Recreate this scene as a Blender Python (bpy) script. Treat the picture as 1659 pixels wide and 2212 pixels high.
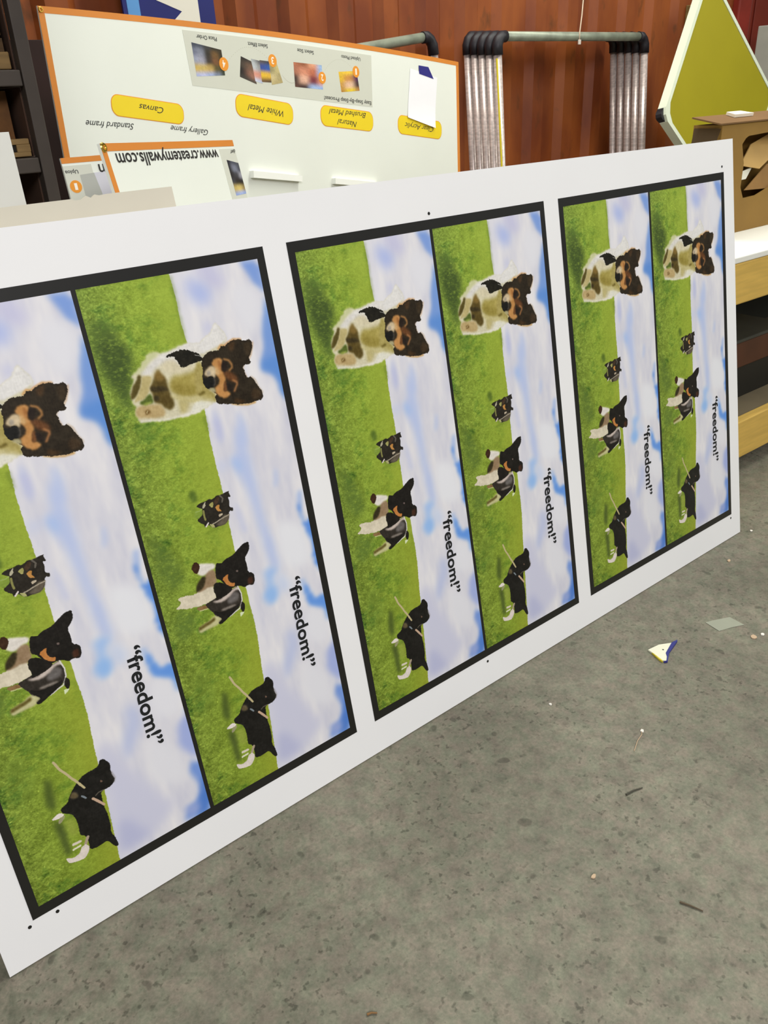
import bpy, bmesh, math, random
import numpy as np
from mathutils import Matrix, Vector
for o in list(bpy.data.objects): bpy.data.objects.remove(o)
S = bpy.context.scene
COL = S.collection
# ------------------------------------------------------------------ camera
cam = bpy.data.cameras.new('camera'); camo = bpy.data.objects.new('camera', cam); COL.objects.link(camo)
R_ = Vector((0.7750808648207871, -0.6305487674000677, -0.04071737858281189))
U_ = Vector((0.31509580454482927, 0.32985652312583075, 0.8898928632759859))
F_ = Vector((0.5476899551266641, 0.7025688052293052, -0.45434875037993816))
M = Matrix.Identity(4)
for i in range(3): M[i][0] = R_[i]; M[i][1] = U_[i]; M[i][2] = -F_[i]
M.translation = (-0.0239828, -1.15947732, 1.35998642)
camo.matrix_world = M
cam.sensor_fit = 'VERTICAL'; cam.sensor_height = 24.0; cam.lens = 1775.648/2212*24.0
cam.clip_start = .02
S.camera = camo
# ------------------------------------------------------------------ world, lights, exposure
w = bpy.data.worlds.new('world'); S.world = w; w.use_nodes = True
w.node_tree.nodes['Background'].inputs[0].default_value = (.93, .96, 1.0, 1)
w.node_tree.nodes['Background'].inputs[1].default_value = .22
def area(name, loc, tgt, sx, sy, power, col):
    l = bpy.data.lights.new(name, 'AREA'); l.shape = 'RECTANGLE'; l.size = sx; l.size_y = sy; l.energy = power; l.color = col
    o = bpy.data.objects.new(name, l); COL.objects.link(o); o.location = loc
    o.rotation_euler = (Vector(tgt)-Vector(loc)).to_track_quat('-Z', 'Y').to_euler()
    return o
area('ceiling_tube_light', (-1.3, -4.9, 4.0), (.5, 0, .6), 4.0, 1.6, 286, (1.0, .97, .97))
area('ceiling_tube_light', (8.0, -2.6, 4.4), (3.6, 1.6, 1.0), 3.5, .9, 120, (.98, 1.0, .90))
area('ceiling_tube_light', (3.1, 1.2, 4.7), (2.6, .8, 0), 6.5, .35, 290, (1.0, .98, .89))
S.view_settings.view_transform = 'Standard'; S.view_settings.look = 'None'
S.view_settings.exposure = 0.0; S.view_settings.gamma = 1.0; S.view_settings.use_curve_mapping = False
# ------------------------------------------------------------------ materials
def lin(c): return tuple((v/12.92 if v <= .04045 else ((v+.055)/1.055)**2.4) for v in (x/255 for x in c))
MATS = {}
def mat(name, rgb, rough=.6, metal=0., var=0., scale=8., rgb2=None, spec=.4, bump=0., stretch=(1, 1, 1), detail=4.):
    """procedural surface: base colour mixed with a second tone by object-space noise"""
    if name in MATS: return MATS[name]
    m = bpy.data.materials.new(name); m.use_nodes = True; nt = m.node_tree; b = nt.nodes['Principled BSDF']
    b.inputs['Roughness'].default_value = rough; b.inputs['Metallic'].default_value = metal
    b.inputs['Specular IOR Level'].default_value = spec
    c = lin(rgb); c2 = lin(rgb2) if rgb2 else tuple(max(0, v*(1-var)) for v in c)
    tc = nt.nodes.new('ShaderNodeTexCoord'); mp = nt.nodes.new('ShaderNodeMapping'); mp.inputs['Scale'].default_value = stretch
    n = nt.nodes.new('ShaderNodeTexNoise'); n.inputs['Scale'].default_value = scale; n.inputs['Detail'].default_value = detail
    r = nt.nodes.new('ShaderNodeValToRGB'); r.color_ramp.elements[0].position = .35; r.color_ramp.elements[1].position = .65
    r.color_ramp.elements[0].color = (*c2, 1); r.color_ramp.elements[1].color = (*c, 1)
    nt.links.new(tc.outputs['Object'], mp.inputs[0]); nt.links.new(mp.outputs[0], n.inputs[0])
    nt.links.new(n.outputs[0], r.inputs[0]); nt.links.new(r.outputs[0], b.inputs['Base Color'])
    if bump:
        bp = nt.nodes.new('ShaderNodeBump'); bp.inputs['Strength'].default_value = bump; bp.inputs['Distance'].default_value = .004
        nt.links.new(n.outputs[0], bp.inputs['Height']); nt.links.new(bp.outputs[0], b.inputs['Normal'])
    MATS[name] = m; return m
def attr_mat(name, rough=.45):
    if name in MATS: return MATS[name]
    m = bpy.data.materials.new(name); m.use_nodes = True; nt = m.node_tree; b = nt.nodes['Principled BSDF']
    a = nt.nodes.new('ShaderNodeAttribute'); a.attribute_name = 'ink'
    nt.links.new(a.outputs['Color'], b.inputs['Base Color']); b.inputs['Roughness'].default_value = rough
    b.inputs['Specular IOR Level'].default_value = .35
    MATS[name] = m; return m
# ------------------------------------------------------------------ object helpers
def link(name, me, m=None, parent=None):
    o = bpy.data.objects.new(name, me); COL.objects.link(o)
    if m is not None: me.materials.append(m)
    if parent is not None: o.parent = parent
    return o
def tag(o, label, cat, group=None):
    o['label'] = label; o['category'] = cat
    if group: o['group'] = group
    return o
def thing(name, label, cat, loc=(0, 0, 0), rz=0., mtx=None, group=None):
    o = bpy.data.objects.new(name, None); COL.objects.link(o); o.empty_display_size = .05
    if mtx is not None: o.matrix_world = mtx
    else: o.location = loc; o.rotation_euler = (0, 0, rz)
    return tag(o, label, cat, group)
def frame(org, x, y):
    x = Vector(x).normalized(); y = Vector(y); y = (y-x*x.dot(y)).normalized(); z = x.cross(y)
    m = Matrix.Identity(4)
    for i in range(3): m[i][0] = x[i]; m[i][1] = y[i]; m[i][2] = z[i]
    m.translation = org; return m
class MB:
    def __init__(s): s.bm = bmesh.new()
    def box(s, x0, x1, y0, y1, z0, z1, bev=0.):
        r = bmesh.ops.create_cube(s.bm, size=1.0)
        vs = r['verts']
        for v in vs: v.co = Vector(((x0+x1)/2+v.co.x*(x1-x0), (y0+y1)/2+v.co.y*(y1-y0), (z0+z1)/2+v.co.z*(z1-z0)))
        if bev:
            es = list({e for v in vs for e in v.link_edges})
            bmesh.ops.bevel(s.bm, geom=es, offset=bev, segments=2, affect='EDGES', profile=.5)
        return s
    def prism(s, pts, z0, z1, f=None):
        """closed polygon in local xy pushed from z0 to z1; f maps a point before it is added"""
        g = f or (lambda x, y, z: (x, y, z))
        n = len(pts)
        area2 = sum(pts[i][0]*pts[(i+1) % n][1]-pts[(i+1) % n][0]*pts[i][1] for i in range(n))
        if area2 < 0: pts = list(pts)[::-1]
        a = [s.bm.verts.new(g(x, y, z0)) for x, y in pts]; b = [s.bm.verts.new(g(x, y, z1)) for x, y in pts]
        s.bm.faces.new(a[::-1]); s.bm.faces.new(b)
        for i in range(n): s.bm.faces.new((a[i], a[(i+1) % n], b[(i+1) % n], b[i]))
        return s
    def tube(s, pts, r, n=14, r2=None):
        pts = [Vector(p) for p in pts]; rings = []
        for i, p in enumerate(pts):
            d = (pts[min(i+1, len(pts)-1)]-pts[max(i-1, 0)]).normalized()
            up = Vector((0, 0, 1)) if abs(d.z) < .9 else Vector((0, 1, 0))
            a = d.cross(up).normalized(); b = d.cross(a)
            rr = r if r2 is None else r+(r2-r)*i/(len(pts)-1)
            rings.append([s.bm.verts.new(p+a*math.cos(2*math.pi*k/n)*rr+b*math.sin(2*math.pi*k/n)*rr) for k in range(n)])
        for i in range(len(rings)-1):
            for k in range(n):
                s.bm.faces.new((rings[i][k], rings[i][(k+1) % n], rings[i+1][(k+1) % n], rings[i+1][k]))
        s.bm.faces.new(rings[0][::-1]); s.bm.faces.new(rings[-1]); return s
    def build(s, name, m, parent=None, smooth=False):
        bmesh.ops.recalc_face_normals(s.bm, faces=s.bm.faces)
        me = bpy.data.meshes.new(name); s.bm.to_mesh(me); s.bm.free()
        if smooth:
            for p in me.polygons: p.use_smooth = len(p.vertices) == 4
        return link(name, me, m, parent)
def disc(cx, cy, r, n=28): return [(cx+r*math.cos(2*math.pi*k/n), cy+r*math.sin(2*math.pi*k/n)) for k in range(n)]
def rounded(cx, cy, wd, ht, rad, rot=0., n=8):
    p = []
    for qx, qy, a0 in ((1, 1, 0), (-1, 1, 90), (-1, -1, 180), (1, -1, 270)):
        for k in range(n+1):
            a = math.radians(a0+90*k/n); p.append((qx*(wd/2-rad)+rad*math.cos(a), qy*(ht/2-rad)+rad*math.sin(a)))
    c, s_ = math.cos(rot), math.sin(rot)
    return [(cx+x*c-y*s_, cy+x*s_+y*c) for x, y in p]
def text_mesh(txt, bold=0., shear=0., spacing=1.):
    cu = bpy.data.curves.new('t', 'FONT'); cu.body = txt; cu.size = 1.; cu.offset = bold; cu.shear = shear
    cu.space_character = spacing; cu.resolution_u = 4; cu.fill_mode = 'FRONT'
    o = bpy.data.objects.new('t', cu); COL.objects.link(o)
    bpy.context.view_layer.update()
    dg = bpy.context.evaluated_depsgraph_get()
    me = bpy.data.meshes.new_from_object(o.evaluated_get(dg))
    bpy.data.objects.remove(o); bpy.data.curves.remove(cu); me.materials.clear()
    return me
def lettering(txt, m, parent, p0, p1, height, z, bold=0., shear=0., ref='x', name='lettering', flip=False):
    """flat lettering whose baseline runs from p0 to p1 in the parent's plane; height = height of the ref letter"""
    me = text_mesh(txt, bold, shear); rf = text_mesh(ref, bold, shear)
    n = len(me.vertices); co = np.empty(n*3, 'f'); me.vertices.foreach_get('co', co); co = co.reshape(-1, 3)
    r = np.empty(len(rf.vertices)*3, 'f'); rf.vertices.foreach_get('co', r); r = r.reshape(-1, 3)
    bpy.data.meshes.remove(rf)
    p0 = np.array(p0, float); p1 = np.array(p1, float); d = p1-p0; L = np.hypot(*d); d /= L; q = np.array([-d[1], d[0]])
    sx = L/(co[:, 0].max()-co[:, 0].min()); sy = height/r[:, 1].max()
    X = (co[:, 0]-co[:, 0].min())*sx; Y = co[:, 1]*sy
    out = np.zeros((n, 3), 'f'); out[:, :2] = p0+X[:, None]*d+Y[:, None]*q; out[:, 2] = z
    me.vertices.foreach_set('co', out.ravel()); me.update()
    me.name = name
    return link(name, me, m, parent)
def ink_mesh(name, P, C):
    """grid mesh from P[h,w,3] with linear colour C[h,w,3] stored per vertex"""
    h, w_ = P.shape[:2]; me = bpy.data.meshes.new(name)
    i = np.arange(h*w_).reshape(h, w_)
    f = np.stack([i[:-1, :-1], i[:-1, 1:], i[1:, 1:], i[1:, :-1]], -1).reshape(-1, 4).astype('i')
    me.vertices.add(h*w_); me.vertices.foreach_set('co', P.astype('f').ravel())
    me.loops.add(f.size); me.loops.foreach_set('vertex_index', f.ravel())
    me.polygons.add(len(f)); me.polygons.foreach_set('loop_start', np.arange(0, f.size, 4, dtype='i'))
    me.update(calc_edges=True)
    a = me.color_attributes.new('ink', 'FLOAT_COLOR', 'POINT')
    a.data.foreach_set('color', np.concatenate([C, np.ones((h, w_, 1))], -1).astype('f').ravel())
    return me
def photo_tile(quad, rows, parent, z, name='photo', n=24):
    """small printed photograph: soft colour patches between four corners (top left, top right, bottom right, bottom left)"""
    Cc = np.array([[lin(c) for c in r] for r in rows]); h, w_ = Cc.shape[:2]
    t = np.linspace(0, 1, n); fy = t*(h-1); fx = t*(w_-1)
    yi = np.minimum(fy.astype(int), h-2); xi = np.minimum(fx.astype(int), w_-2)
    sm = lambda v: v*v*v*(v*(6*v-15)+10)
    wy = sm(fy-yi)[:, None, None]; wx = sm(fx-xi)[None, :, None]
    C = (Cc[np.ix_(yi, xi)]*(1-wx)+Cc[np.ix_(yi, xi+1)]*wx)*(1-wy)+(Cc[np.ix_(yi+1, xi)]*(1-wx)+Cc[np.ix_(yi+1, xi+1)]*wx)*wy
    rng = np.random.default_rng(len(rows)*7+w_); C = C*(1+.25*(rng.random((n, n, 1))-.5))
    q = np.array(quad, float); tt = t[:, None, None]; ss = t[None, :, None]
    P = (q[0]*(1-ss)+q[1]*ss)*(1-tt)+(q[3]*(1-ss)+q[2]*ss)*tt
    P = np.concatenate([P, np.full((n, n, 1), z)], -1)
    return link(name, ink_mesh(name, P, C), attr_mat('photo_ink', .5), parent)
ART = [
('p',[2,296,0,341,64,340,52,332,38,319,21,313,7,307],(128,160,222),6,4,1.0),
('p',[62,338,109,343,175,345,265,347,266,341,243,333,224,333,206,318,200,301,178,306,160,317,116,321,82,332],(122,158,220),6,4,1.0),
('p',[182,307,175,345,264,348,264,341,240,334,219,332,204,319,197,303],(85,140,215),8,4,0.7),
('p',[9,196,20,215,26,229,45,235,67,222,60,205,45,192,24,187],(176,188,234),14,6,0.85),
('p',[26,201,31,222,50,223,55,206],(166,186,234),12,6,0.5),
('p',[89,211,104,220,114,210,102,208],(185,190,230),8,5,0.8),
('p',[-5,205,1,258,37,268,37,237,22,226],(190,190,226),12,5,0.6),
('p',[241,186,257,194,305,195,313,188,280,184],(190,200,232),7,4,0.8),
('p',[253,235,291,248,330,242,324,221],(190,203,236),8,4,0.9),
('p',[262,184,263,195,306,194,309,187],(188,190,226),8,4,0.8),
('p',[281,226,311,238,352,241,402,242,477,242,534,252,588,258,585,237,559,232,482,227,418,221,384,211,346,199,335,215],(186,200,236),10,5,0.95),
('p',[339,201,357,222,378,217,375,209],(168,196,240),8,5,0.9),
('p',[340,169,346,199,367,181,357,173],(200,208,234),10,5,0.8),
('p',[424,189,452,199,495,204,488,190,448,187],(200,205,230),6,4,0.7),
('p',[382,286,400,293,428,285,424,276],(190,202,232),6,4,0.8),
('p',[449,326,448,338,485,330,469,322],(150,180,235),6,4,0.7),
('p',[470,319,477,328,496,325,521,334,498,350,554,351,642,351,627,342,605,332,557,336,529,325],(88,142,226),5,5,1.0),
('p',[622,293,642,304,688,316,684,350,735,354,711,336,691,305,657,300],(122,168,236),6,5,1.0),
('p',[579,216,577,235,592,250,602,231,638,237,657,223,639,206,609,220],(165,196,240),8,6,1.0),
('p',[595,235,606,263,639,268,643,243],(195,212,242),10,6,0.6),
('p',[614,223,636,240,658,221,637,206,627,213],(150,190,240),8,6,1.0),
('p',[640,298,664,311,687,318,679,348,740,351,822,351,809,343,780,339,760,345,740,339,738,330,711,334,695,306,674,297],(100,152,228),6,5,1.0),
('p',[790,340,822,351,906,347,882,335,863,316,843,316,812,318],(160,175,226),8,5,0.95),
('p',[888,324,906,347,1012,342,1013,286,981,294,981,320,951,332,914,320],(118,152,220),7,5,1.0),
('p',[921,344,1012,342,1012,311,985,320,972,330],(80,126,205),7,5,1.0),
('p',[981,293,985,320,1006,323,1002,293],(176,180,218),8,5,0.6),
('p',[719,240,736,259,765,255,801,237,833,211,799,210,756,234],(188,197,228),12,6,1.0),
('p',[769,168,774,198,819,206,878,234,939,263,961,282,997,225,1004,162,975,157,876,163],(205,206,225),14,6,1.0),
('p',[928,175,997,225,997,192,1003,160,964,158],(178,182,216),12,6,0.7),
('p',[809,254,825,289,872,315,927,307,914,268,872,244],(226,226,232),12,6,1.0),
('p',[695,295,715,333,749,340,786,331,776,290,736,280],(228,228,234),10,6,1.0),
('p',[495,266,514,321,561,327,605,325,594,266,548,260],(232,233,238),12,6,1.0),
('p',[31,285,49,321,68,333,132,313,119,283,68,272],(228,228,234),12,6,1.0),
('p',[57,2,51,22,61,40,91,51,112,64,136,64,150,52,166,54,188,43,213,43,208,30,171,20,144,5,105,4,77,3],(80,102,40),7,9,0.9),
('p',[87,14,83,37,111,56,136,57,157,47,188,42,182,30,141,15,109,8],(58,76,32),7,9,0.75),
('p',[235,46,245,71,269,65,262,42],(104,132,46),8,7,0.5),
('p',[429,13,449,31,503,54,542,56,551,32,514,10],(84,108,42),7,6,0.7),
('p',[584,36,612,64,642,49,652,20,615,13],(84,110,42),7,6,0.7),
('p',[712,32,734,57,789,64,830,23,764,15],(104,130,45),9,7,0.4),
('p',[382,103,378,112,384,118,392,119,401,118,403,107,393,103],(80,104,34),5,3,0.85),
('p',[404,97,409,112,428,111,428,101],(104,130,42),6,5,0.7),
('p',[785,73,792,83,826,81,850,77,849,69,828,64,807,68],(68,84,30),5,4,0.85),
('p',[870,68,885,82,906,79,930,79,948,79,945,68,911,67,887,65],(66,80,32),5,4,0.85),
('p',[874,85,878,98,897,100,914,98,918,88,897,84],(150,160,70),5,4,0.6),
('p',[1,162,2,168,117,169,120,161],(96,118,34),3,4,0.35),
('p',[252,164,252,172,282,172,280,166],(96,118,34),3,4,0.5),
('p',[121,165,122,153,126,135,128,126,128,114,124,110,122,100,125,89,134,87,134,78,142,75,147,67,151,58,155,54,162,57,175,48,184,45,195,46,199,44,205,51,210,47,216,44,222,48,231,48,234,50,236,64,238,76,241,88,243,104,242,117,245,134,244,148,243,162,238,177,234,191,234,200,185,222,139,237,134,238,128,245,117,244,111,238,103,234,97,230,101,223,112,216,116,204,122,197,125,185,120,167],(212,206,176),2,3,1.0),
('p',[122,100,124,110,128,112,136,95,146,82,152,69,153,57,147,67,141,76,134,78,134,87,125,89],(200,205,150),3,4,0.8),
('p',[120,167,125,185,122,197,116,204,112,216,101,223,97,230,103,234,111,238,117,244,128,245,135,230,140,211,145,191,130,170,125,148],(228,226,222),3,2,1.0),
('p',[121,165,122,153,126,135,128,126,128,114,137,95,148,79,152,71,159,78,159,89,148,102,143,122,146,136,157,144,153,185,129,191],(224,221,214),5,2,1.0),
('p',[142,117,141,137,157,144,162,169,161,183,170,181,168,141,161,117,151,108],(214,204,172),6,2,0.8),
('p',[169,127,171,144,171,159,167,180,181,200,213,194,217,169,208,131,194,117,180,117],(164,150,74),8,3,1.0),
('p',[182,123,186,141,200,159,211,174,212,156,205,127,193,118],(140,125,52),7,3,0.6),
('p',[180,159,180,173,188,176,196,165,188,155],(186,170,100),6,3,0.6),
('p',[199,112,211,139,222,168,228,166,220,141,210,121,205,114],(196,184,120),5,2,0.8),
('p',[211,124,222,149,240,134,237,126,225,126],(178,164,96),6,2,0.7),
('p',[152,104,160,107,170,114,180,114,194,115,202,115,214,119,221,118,227,107,218,98,211,92,206,83,195,83,187,82,178,82,173,88,162,95],(88,72,26),4,2,1.0),
('p',[152,104,160,108,169,113,174,110,170,93,160,95],(160,128,66),5,2,0.6),
('p',[178,82,184,111,192,113,191,92,186,82],(52,42,16),3,2,0.85),
('p',[195,84,197,94,204,94,205,84],(54,44,18),2,1,0.9),
('p',[153,67,157,72,171,67,183,60,191,52,193,44,182,46,172,52,164,60],(86,74,27),3,2,1.0),
('p',[157,72,161,89,170,88,178,81,187,78,197,67,197,57,199,47,191,53,184,60,171,68],(190,175,120),3,1,1.0),
('p',[188,80,199,82,206,81,208,71,207,63,203,56,200,59,194,71],(84,100,34),2,2,1.0),
('p',[202,65,204,80,208,73,207,63],(165,180,80),2,2,0.8),
('p',[206,51,208,76,211,92,221,98,233,98,234,81,230,65,225,48,215,45],(186,162,112),4,2,1.0),
('p',[217,63,215,69,221,73,225,63],(112,84,38),2,1,1.0),
('p',[220,64,216,68,218,69,222,65],(194,178,128),1,1,0.8),
('p',[230,48,233,64,237,80,240,105,240,122,240,135,236,150,233,165,243,162,244,148,245,134,242,117,243,104,241,88,236,64,234,50],(230,226,212),2,2,1.0),
('p',[224,158,225,175,233,192,238,177,243,162,244,153,237,146],(226,224,208),3,2,1.0),
('p',[136,122,131,130,129,142,129,155,132,168,138,177,144,187,151,189,154,192,156,186,157,170,158,161,160,152,157,145,148,143,141,139,137,139],(24,21,11),1,2,1.0),
('s',[143,177,147,187,152,193],(200,200,195),1,1.0,0.8),
('p',[159,173,156,184,164,187,167,199,174,190,183,182,195,180,209,189,218,200,234,198,227,187,222,176,211,161],(168,154,88),4,2,1.0),
('p',[211,158,217,177,227,191,234,198,226,175,220,155],(196,186,130),5,2,0.8),
('p',[211,166,208,180,213,181,215,168],(104,90,32),3,2,0.9),
('s',[142,224,136,231,139,237,135,244,131,258,134,272],(206,150,84),2,3.5,0.9),
('s',[144,296,165,287,172,282],(190,140,80),2,2.5,0.7),
('s',[244,228,249,240,254,260,253,276],(200,145,60),2,2.9,0.9),
('s',[180,268,185,264,196,266,205,269],(170,130,80),2,2.5,0.8),
('s',[205,278,213,285,225,288,239,295],(170,140,100),2,2.9,0.6),
('p',[153,189,148,194,145,201,142,207,144,218,144,226,137,230,140,237,136,244,132,257,134,272,138,280,137,291,144,295,152,293,165,286,171,281,180,286,181,279,180,269,184,265,195,267,205,269,204,278,214,283,225,288,235,294,245,295,251,292,252,276,253,260,248,244,250,239,246,233,242,217,239,203,234,198,225,197,221,202,213,195,207,187,193,181,183,182,173,186,161,185],(40,31,17),1,2,1.0),
('p',[137,245,134,259,143,258,153,251,147,244],(78,54,28),4,2,0.8),
('p',[140,278,144,292,161,288,167,278,151,276],(60,46,27),4,2,0.8),
('p',[226,279,235,290,246,292,249,272,237,270],(64,47,27),4,2,0.9),
('p',[235,238,247,259,248,244,243,232],(74,50,22),4,2,0.8),
('p',[181,219,185,237,195,247,205,251,208,247,204,236,199,228],(104,64,32),5,2,1.0),
('p',[164,204,157,211,157,222,162,228,169,225,178,220,187,225,199,226,206,221,218,218,219,223,225,230,230,226,232,215,226,208,218,200,208,201,204,210,194,214,184,208,174,208],(192,138,78),3,2,1.0),
('p',[172,207,172,213,183,219,190,213,184,207],(206,170,118),4,2,0.8),
('p',[163,217,162,224,177,223,179,218],(150,95,48),4,2,0.7),
('p',[180,186,173,191,168,201,170,209,179,210,189,207,191,204,185,200,186,192],(208,188,152),3,1,1.0),
('p',[175,192,176,200,184,199,185,192],(160,150,135),3,1,0.9),
('p',[206,193,208,201,217,201,215,195,208,186],(176,168,128),3,1,1.0),
('p',[185,183,188,190,185,197,189,203,197,204,205,201,207,197,205,193,208,187,202,183,194,180],(20,18,14),1,1,1.0),
('s',[191,204,198,204,204,201],(110,105,100),2,2.1,0.8),
('s',[162,231,166,240,174,244,180,244,184,237],(176,126,72),2,3.3,1.0),
('p',[165,227,166,234,176,235,184,230,183,224,175,223],(32,20,12),2,1,1.0),
('p',[202,221,202,227,218,225,220,217],(116,72,36),3,1,1.0),
('s',[203,240,208,247,213,246,223,238],(170,116,70),2,3.3,1.0),
('p',[204,226,207,231,213,236,222,235,220,228,212,225],(30,19,12),2,1,1.0),
('p',[406,133,404,140,407,147,403,154,403,158,404,164,403,169,402,175,401,183,405,181,412,184,414,183,412,178,421,179,431,176,434,179,436,184,441,182,441,178,439,177,442,173,446,173,454,170,460,164,462,153,461,144,461,139,461,136,456,131,451,128,454,121,453,119,447,119,443,113,436,107,429,119,419,123,417,122,410,111,406,121,406,129],(38,33,25),1,1,1.0),
('p',[413,124,408,129,406,133,412,130,414,131,419,124],(184,178,152),1,1,1.0),
('p',[414,137,411,146,416,146,422,144,421,140],(166,162,98),1,1,1.0),
('p',[419,122,429,121,435,108,426,104,421,108,422,115],(128,152,56),1,1,1.0),
('s',[418,122,420,116,420,109],(150,172,92),1,2.0,1.0),
('s',[423,124,433,123,440,124],(136,134,76),1,3.6,1.0),
('p',[413,147,406,154,405,159,409,161,416,156,420,150],(64,46,30),1,1,1.0),
('p',[423,148,420,155,422,158,428,155,433,159,435,159,432,151],(188,134,68),1,1,1.0),
('s',[405,163,412,167,418,164],(98,92,82),1,2.9,1.0),
('p',[439,151,439,160,442,160,444,152],(192,178,154),1,1,1.0),
('p',[444,159,444,173,454,170,460,164,462,153,459,145,455,142,451,155],(98,88,73),2,1,1.0),
('s',[446,173,447,164,449,154,452,142,453,134],(166,156,136),1,2.0,1.0),
('s',[448,128,453,122],(226,216,210),1,3.0,1.0),
('p',[450,129,455,139,461,139,459,133],(172,172,112),1,1,1.0),
('p',[567,108,580,107,594,109,597,103,598,85,597,65,590,39,585,26,579,39,572,38,566,33,567,50,572,67,567,84],(216,206,182),1,2,1.0),
('p',[598,66,600,85,608,88,607,74,607,70,602,66],(133,103,63),1,1,1.0),
('s',[607,71,609,88],(190,195,130),1,2.1,1.0),
('p',[534,101,540,119,562,118,572,110,568,99,572,83,570,74,562,83,547,96],(150,125,95),3,1,1.0),
('p',[543,92,547,98,561,92,568,84,570,72,558,75,550,82],(50,42,20),2,1,1.0),
('p',[517,92,528,123,538,119,537,107,543,97,542,90,535,83,520,88],(226,220,210),2,1,1.0),
('p',[516,77,510,84,517,91,525,91,535,84,532,78,522,74],(58,33,16),1,1,1.0),
('p',[594,109,599,121,591,145,588,156,608,161,624,160,634,146,642,126,650,104,646,100,623,97,611,89,598,83,598,92],(46,40,34),1,1,1.0),
('p',[595,145,605,157,618,150,618,130,608,128],(104,99,96),4,1,1.0),
('p',[595,128,591,145,589,156,598,160,595,148,604,135,608,119,605,106,599,98,601,116],(196,182,172),2,1,1.0),
('s',[589,156,606,160,620,159,634,151,642,126],(216,212,206),1,2.5,1.0),
('p',[621,112,622,143,626,144,626,114],(160,150,140),3,1,0.8),
('p',[629,91,628,99,640,111,643,102,648,102,649,79,651,60,641,59,636,66,634,83],(196,192,142),2,1,1.0),
('p',[634,86,630,97,639,94,644,64,644,58,637,62],(96,83,32),2,1,1.0),
('p',[618,97,628,99,640,111,646,100,650,104,648,113,642,126,634,146,624,153,627,139,628,114],(22,18,14),1,1,1.0),
('p',[565,111,568,125,581,136,591,146,597,133,599,121,601,106,592,109,577,106],(22,18,13),1,1,1.0),
('p',[622,157,628,162,639,161,646,156,640,152,634,151],(30,26,18),1,1,1.0),
('p',[643,150,645,159,653,148,646,148],(222,232,192),1,1,1.0),
('p',[528,124,533,134,528,143,525,162,519,172,512,185,510,199,523,198,532,193,540,184,556,185,570,184,576,195,590,195,600,190,595,177,598,171,591,162,588,152,589,142,576,131,564,125,558,117,542,119],(23,19,15),1,1,1.0),
('p',[582,180,581,191,596,190,595,178],(72,42,28),2,1,1.0),
('p',[563,129,557,143,568,140,578,144,580,153,587,150,585,142,573,132],(190,124,62),1,1,1.0),
('p',[557,160,558,165,562,164,561,160],(112,98,92),1,0,1.0),
('p',[865,65,861,72,860,81,868,87,870,77,868,66],(228,218,210),1,1,1.0),
('p',[870,77,869,86,871,88,880,77,879,72],(160,150,130),1,1,0.8),
('p',[854,83,848,98,839,103,829,112,818,125,812,136,811,158,808,165,800,168,801,176,811,183,821,184,827,182,839,182,850,185,857,179,860,169,859,161,862,155,874,154,891,153,911,155,932,154,948,151,963,156,982,157,979,150,959,141,962,124,959,108,944,110,927,108,921,100,904,102,889,102,874,99,868,90,863,84],(20,18,15),1,1,1.0),
('p',[834,107,836,116,848,118,848,110,842,103],(98,85,58),2,1,1.0),
('s',[763,96,781,102,795,110,808,116,816,121,826,126,837,131],(192,178,134),1,4.1,1.0),
('s',[865,139,876,147,887,154],(196,166,140),1,4.6,1.0),
('s',[850,123,857,128],(122,132,138),1,3.5,1.0),
('p',[837,160,841,164,843,162,842,159],(108,84,70),1,0,1.0),
('s',[833,182,847,185,854,182],(110,102,94),2,2.0,0.8),
('s',[859,161,859,151,862,145],(150,140,120),1,1.7,0.6),
('s',[943,104,932,111],(170,152,132),1,5.2,1.0),
('s',[932,85,933,97],(216,206,186),1,5.0,1.0),
('p',[950,66,957,78,955,90,946,95,943,104,951,109,960,106,970,96,968,83,963,69,956,66],(222,211,201),1,1,1.0),
('s',[942,82,941,95],(222,221,192),1,3.7,1.0)]
HORIZON = [(2,164),(37,166),(85,165),(120,168),(243,172),(298,169),(303,169),(340,169),(390,170),(471,168),(512,167),(599,172),(650,173),(662,174),(707,173),(775,167),(862,162),(956,155),(1011,151)]
# ---- painter for the printed picture: numpy only, result in linear RGB on a W x H millimetre grid
SC = 1.5                                   # samples per millimetre
AW, AH = int(1012*SC), int(341*SC)
def value_noise(rng, h, w, cy, cx):
    cy *= SC; cx *= SC
    gy, gx = int(h/cy)+3, int(w/cx)+3
    g = rng.random((gy, gx))
    y = np.arange(h)/cy; x = np.arange(w)/cx
    yi = y.astype(int); xi = x.astype(int)
    fy = (y-yi); fx = (x-xi)
    fy = (fy*fy*(3-2*fy))[:, None]; fx = (fx*fx*(3-2*fx))[None, :]
    a = g[np.ix_(yi, xi)]; b = g[np.ix_(yi, xi+1)]; c = g[np.ix_(yi+1, xi)]; d = g[np.ix_(yi+1, xi+1)]
    return (a*(1-fx)+b*fx)*(1-fy)+(c*(1-fx)+d*fx)*fy - .5
def box_blur(m, r):
    r = int(r)
    if r < 1: return m
    for ax in (0, 1):
        n = m.shape[ax]
        pad = [(0, 0), (0, 0)]; pad[ax] = (r+1, r)
        c = np.cumsum(np.pad(m, pad, mode='edge'), axis=ax)
        if ax == 0: m = (c[2*r+1:, :]-c[:n, :])/(2*r+1)
        else: m = (c[:, 2*r+1:]-c[:, :n])/(2*r+1)
    return m
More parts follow.
